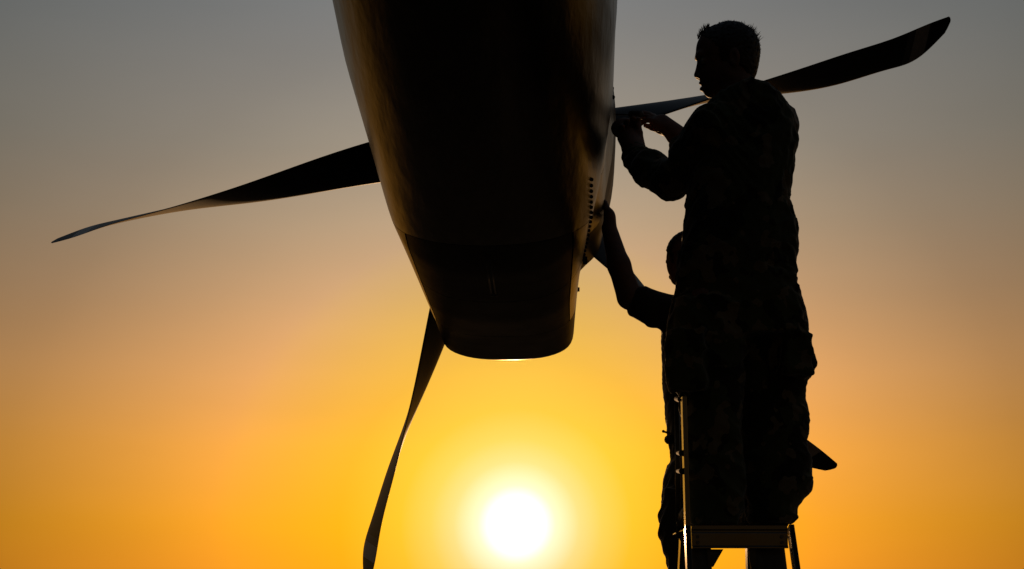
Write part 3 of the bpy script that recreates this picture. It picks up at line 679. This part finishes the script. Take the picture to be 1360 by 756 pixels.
    f.wrinkle(.005, .12, 51, 1.); f.wrinkle(.0015, .05, 52, 1.)
    put(f.mesh('trousers', M['shirt']), man)
    bm = bmesh.new(); q = P(884, 574, Y2 - .06); bar(bm, P(890, 576, Y2 - .08), P(880.5, 573, Y2 - .08), .02, .006, (0, 1, 0)); tube(bm, P(881, 573, Y2 - .09), P(881, 573, Y2 - .07), .006, .006, 8)
    put(bm_obj('belt_clip', bm, M['strap']), man)
    bm = bmesh.new(); bmesh.ops.create_icosphere(bm, subdivisions=2, radius=1.); bmesh.ops.scale(bm, vec=(.022, .03, .020), verts=bm.verts)
    o = bm_obj('pouch', bm, M['strap'], smooth=True); o.location = P(889.5, 584, Y2 - .06); put(o, man)
    for dx, dy in ((-2, -.10), (4, .10)):
        b = P(914 + dx, 868, Y2 + dy); sole = STAND_Z + .001; b[2] = sole; f = Field(b - .25, b + .3, .005)
        dv = np.array([-1, .1, 0]); f.cone(b + [0, 0, .06], b + [0, 0, .18], .050, .055, .02); f.cone(b + [0, 0, .05], b + dv * .13 + [0, 0, .042], .048, .040, .03); f.cone(b + dv * .10 + [0, 0, .04], b + dv * .19 + [0, 0, .036], .044, .034, .03)
        z = f.ax[2][None, None, :]; f.F[:] = np.maximum(f.F, sole - z)
        put(f.mesh('boot', M['boot']), man)
STAND_Z = P(914, 880, Y2)[2]
build_man_two()

# ------------------------------------------------------------------ stepladder
def build_ladder():
    zt = CAMZ + .221; xl = P(913, 705, 4.32)[0]; xr = P(1050, 705, 4.32)[0]; yf, yb = 4.32, 4.78
    lad = thing('stepladder', 'bare aluminium platform stepladder carrying the person in camouflage', 'stepladder', ((xl + xr) / 2, yf, 0))
    def o(name, bm, m=M['alu'], smooth=False): return put(bm_obj(name, bm, m, smooth=smooth), lad)
    m = 1 / 440.
    spread = .085
    for x, sg in ((xl, 1), (xr, -1)):
        bm = bmesh.new(); bar(bm, (x, yf, zt - .002), (x - sg * spread * .6, yf - .62, .02), .016, .045, (1, 0, 0), .002); o('front_rail', bm)
        # inner flange of the channel, set back
        bm = bmesh.new(); fw = .066 if sg > 0 else .108; fo = .009 + (0 if sg > 0 else .005) + fw / 2; bar(bm, (x + sg * fo, yf + .05, zt - .030), (x + sg * (fo - spread * .5), yf + .05 - .50, .03), fw, .012, (1, 0, 0)); o('rail_flange', bm, M['alu_dark'])
        bm = bmesh.new(); bar(bm, (x + sg * .045, yb, zt - .02), (x - sg * spread * .8 + sg * .045, yb + .55, .02), .030, .045, (1, 0, 0)); o('rear_rail', bm)
        # gusset between beam and rail
        bm = bmesh.new()
        g0 = .060 if sg > 0 else .105; g1 = g0 + (.048 if sg > 0 else .022)
        tri = [(x + sg * g0, zt - .066), (x + sg * g1, zt - .066), (x + sg * (g0 + .016), zt - .118), (x + sg * g0, zt - .118)]
        
        a = [bm.verts.new((p[0], yf + .012, p[1])) for p in tri]; b = [bm.verts.new((p[0], yf + .020, p[1])) for p in tri]
        bm.faces.new(a); bm.faces.new(b[::-1])
        for i in range(4): bm.faces.new([a[i], b[i], b[(i + 1) % 4], a[(i + 1) % 4]])
        o('gusset', bm, M['alu_dark'])
        for (px, py, pz) in ((x - sg * .004, yf - .62, .01), (x + sg * 0, yb + .55, .01)):
            bm = bmesh.new(); bar(bm, (px - sg * spread * .6 * 1.0, py, 0), (px - sg * spread * .6, py, .03), .036, .08); o('foot', bm, M['rubber'])
    # platform: checker plate top and ribbed front beam
    bm = bmesh.new(); bar(bm, ((xl + xr) / 2, yf + .012, zt), ((xl + xr) / 2, yb + .03, zt), xr - xl - .022, .006); o('platform', bm)
    bm = bmesh.new(); w = (xr - xl) / 2 - .011; xc = (xl + xr) / 2
    prof = [(0, .003), (-.010, .003), (-.010, -.008), (-.006, -.012), (-.006, -.016), (-.009, -.020), (-.009, -.056), (-.014, -.060), (-.014, -.064), (0, -.064), (.006, -.058), (.006, -.004)]
    L = [bm.verts.new((xc - w, yf + p[0], zt + p[1])) for p in prof]; Rr = [bm.verts.new((xc + w, yf + p[0], zt + p[1])) for p in prof]; n = len(prof)
    for i in range(n): bm.faces.new([L[i], L[(i + 1) % n], Rr[(i + 1) % n], Rr[i]])
    bm.faces.new(L); bm.faces.new(Rr[::-1]); o('platform_beam', bm)
    for bx in (xc - w + .018, xc + w - .018):
        for bz in (zt - .030, zt - .047):
            bm = bmesh.new(); tube(bm, (bx, yf - .008, bz), (bx, yf - .014, bz), .0055, .005, 10); o('rivet', bm, M['steel'])
    bm = bmesh.new()
    for gx in np.arange(xc - w + .02, xc + w - .01, .022): bar(bm, (gx, yf + .03, zt + .0045), (gx, yb + .02, zt + .0045), .005, .003, (1, 0, 0), .001)
    gr = o('grip_ridges', bm, M['alu_dark']); gr['kind'] = 'stuff'
    for k in range(1, 6):
        z = zt - k * .265; t = (zt - z) / zt; ww = (xr - xl) / 2 + spread * .6 * t - .011
        if k < 6: bm = bmesh.new(); bar(bm, (xc - ww, yf - .62 * t + .0, z), (xc + ww, yf - .62 * t, z), .09, .025, (0, 1, 0)); o('step', bm)
    for z in (zt - .75, .35):
        t = (zt - z) / zt; ww = (xr - xl) / 2 - .02 + spread * .8 * t - .016
        bm = bmesh.new(); tube(bm, (xc - ww, yb + .55 * t, z), (xc + ww, yb + .55 * t, z), .012, .012, 12); o('rear_brace', bm)
    # handrail frame on the left: two upright tubes tied together
    top = P(902.5, 529, 4.56)
    top = P(908.0, 528, yf); tz = top[2]
    bm = bmesh.new(); bar(bm, (xl, yf, zt + .001), top, .014, .045, (1, 0, 0), .002); o('handrail_post', bm)
    bm = bmesh.new(); a = P(899.0, 530, 4.66); b = P(901.0, 705, 4.66); b[2] = zt - .02; tube(bm, b, a, .0085, .0085, 16); o('handrail_post', bm, M['alu_dark'], True)
    bm = bmesh.new(); tube(bm, a, (top[0], yf, tz - .008), .009, .009, 12); o('handrail_top', bm, M['rubber'], True)
    for py in (602, 626):
        bm = bmesh.new(); a = P(900, py, 4.66); b = P(909.5 + (py - 602) * .02, py, yf - .012); tube(bm, a, b, .006, .011, 12); o('handrail_clamp', bm, M['rubber'], True)
    return lad
lad = build_ladder()

# work stand under the second person (below the picture)
def build_stand():
    z = STAND_Z; c = P(914, 880, Y2); x0, x1, y0, y1 = c[0] - .45, c[0] + .45, Y2 - .40, Y2 + .42
    st = thing('work_stand', 'low grey maintenance stand under the person behind the ladder', 'work stand', ((x0 + x1) / 2, Y2, 0))
    bm = bmesh.new(); bar(bm, (x0, (y0 + y1) / 2, z - .02), (x1, (y0 + y1) / 2, z - .02), y1 - y0, .04, (0, 1, 0)); put(bm_obj('deck', bm, M['alu_dark']), st)
    for x in (x0 + .03, x1 - .03):
        for y in (y0 + .03, y1 - .03):
            bm = bmesh.new(); bar(bm, (x, y, 0), (x, y, z - .042), .045, .045); put(bm_obj('leg', bm, M['alu']), st)
    for y in (y0 + .03, y1 - .03):
        bm = bmesh.new(); tube(bm, (x0 + .055, y, .3), (x1 - .055, y, .3), .015, .015, 12); put(bm_obj('brace', bm, M['alu'], smooth=True), st)
build_stand()

# small driver held against the cowling joint
def build_driver():
    a, b, c = P(818, 152, 5.03), P(836, 152, 4.99), P(853, 152, 4.96)
    t = thing('screwdriver', 'short screwdriver with a grey grip held to the edge of the cowling', 'screwdriver', tuple(b))
    bm = bmesh.new(); d, s, u = frame(c - b)
    for i, (q, r) in enumerate(((0, .010), (.06, .015), (.5, .0145), (.55, .012), (.62, .0145), (1, .012))):
        pass
    pr = [(0, .008), (.05, .013), (.2, .015), (.5, .0145), (.6, .012), (.68, .0145), (.95, .014), (1., .008)]
    rings = [[bm.verts.new(b + (c - b) * q + r * (1 + (.10 if k % 2 else 0)) * (math.cos(an) * s + math.sin(an) * u)) for k, an in enumerate(np.linspace(0, 2 * math.pi, 16, endpoint=False))] for q, r in pr]
    for i in range(len(rings) - 1):
        for j in range(16): bm.faces.new([rings[i][j], rings[i][(j + 1) % 16], rings[i + 1][(j + 1) % 16], rings[i + 1][j]])
    bm.faces.new(rings[0][::-1]); bm.faces.new(rings[-1]); put(bm_obj('grip', bm, M['handle'], smooth=True), t)
    bm = bmesh.new(); tube(bm, b, a, .0035, .003, 10); put(bm_obj('shaft', bm, M['steel'], smooth=True), t)
build_driver()
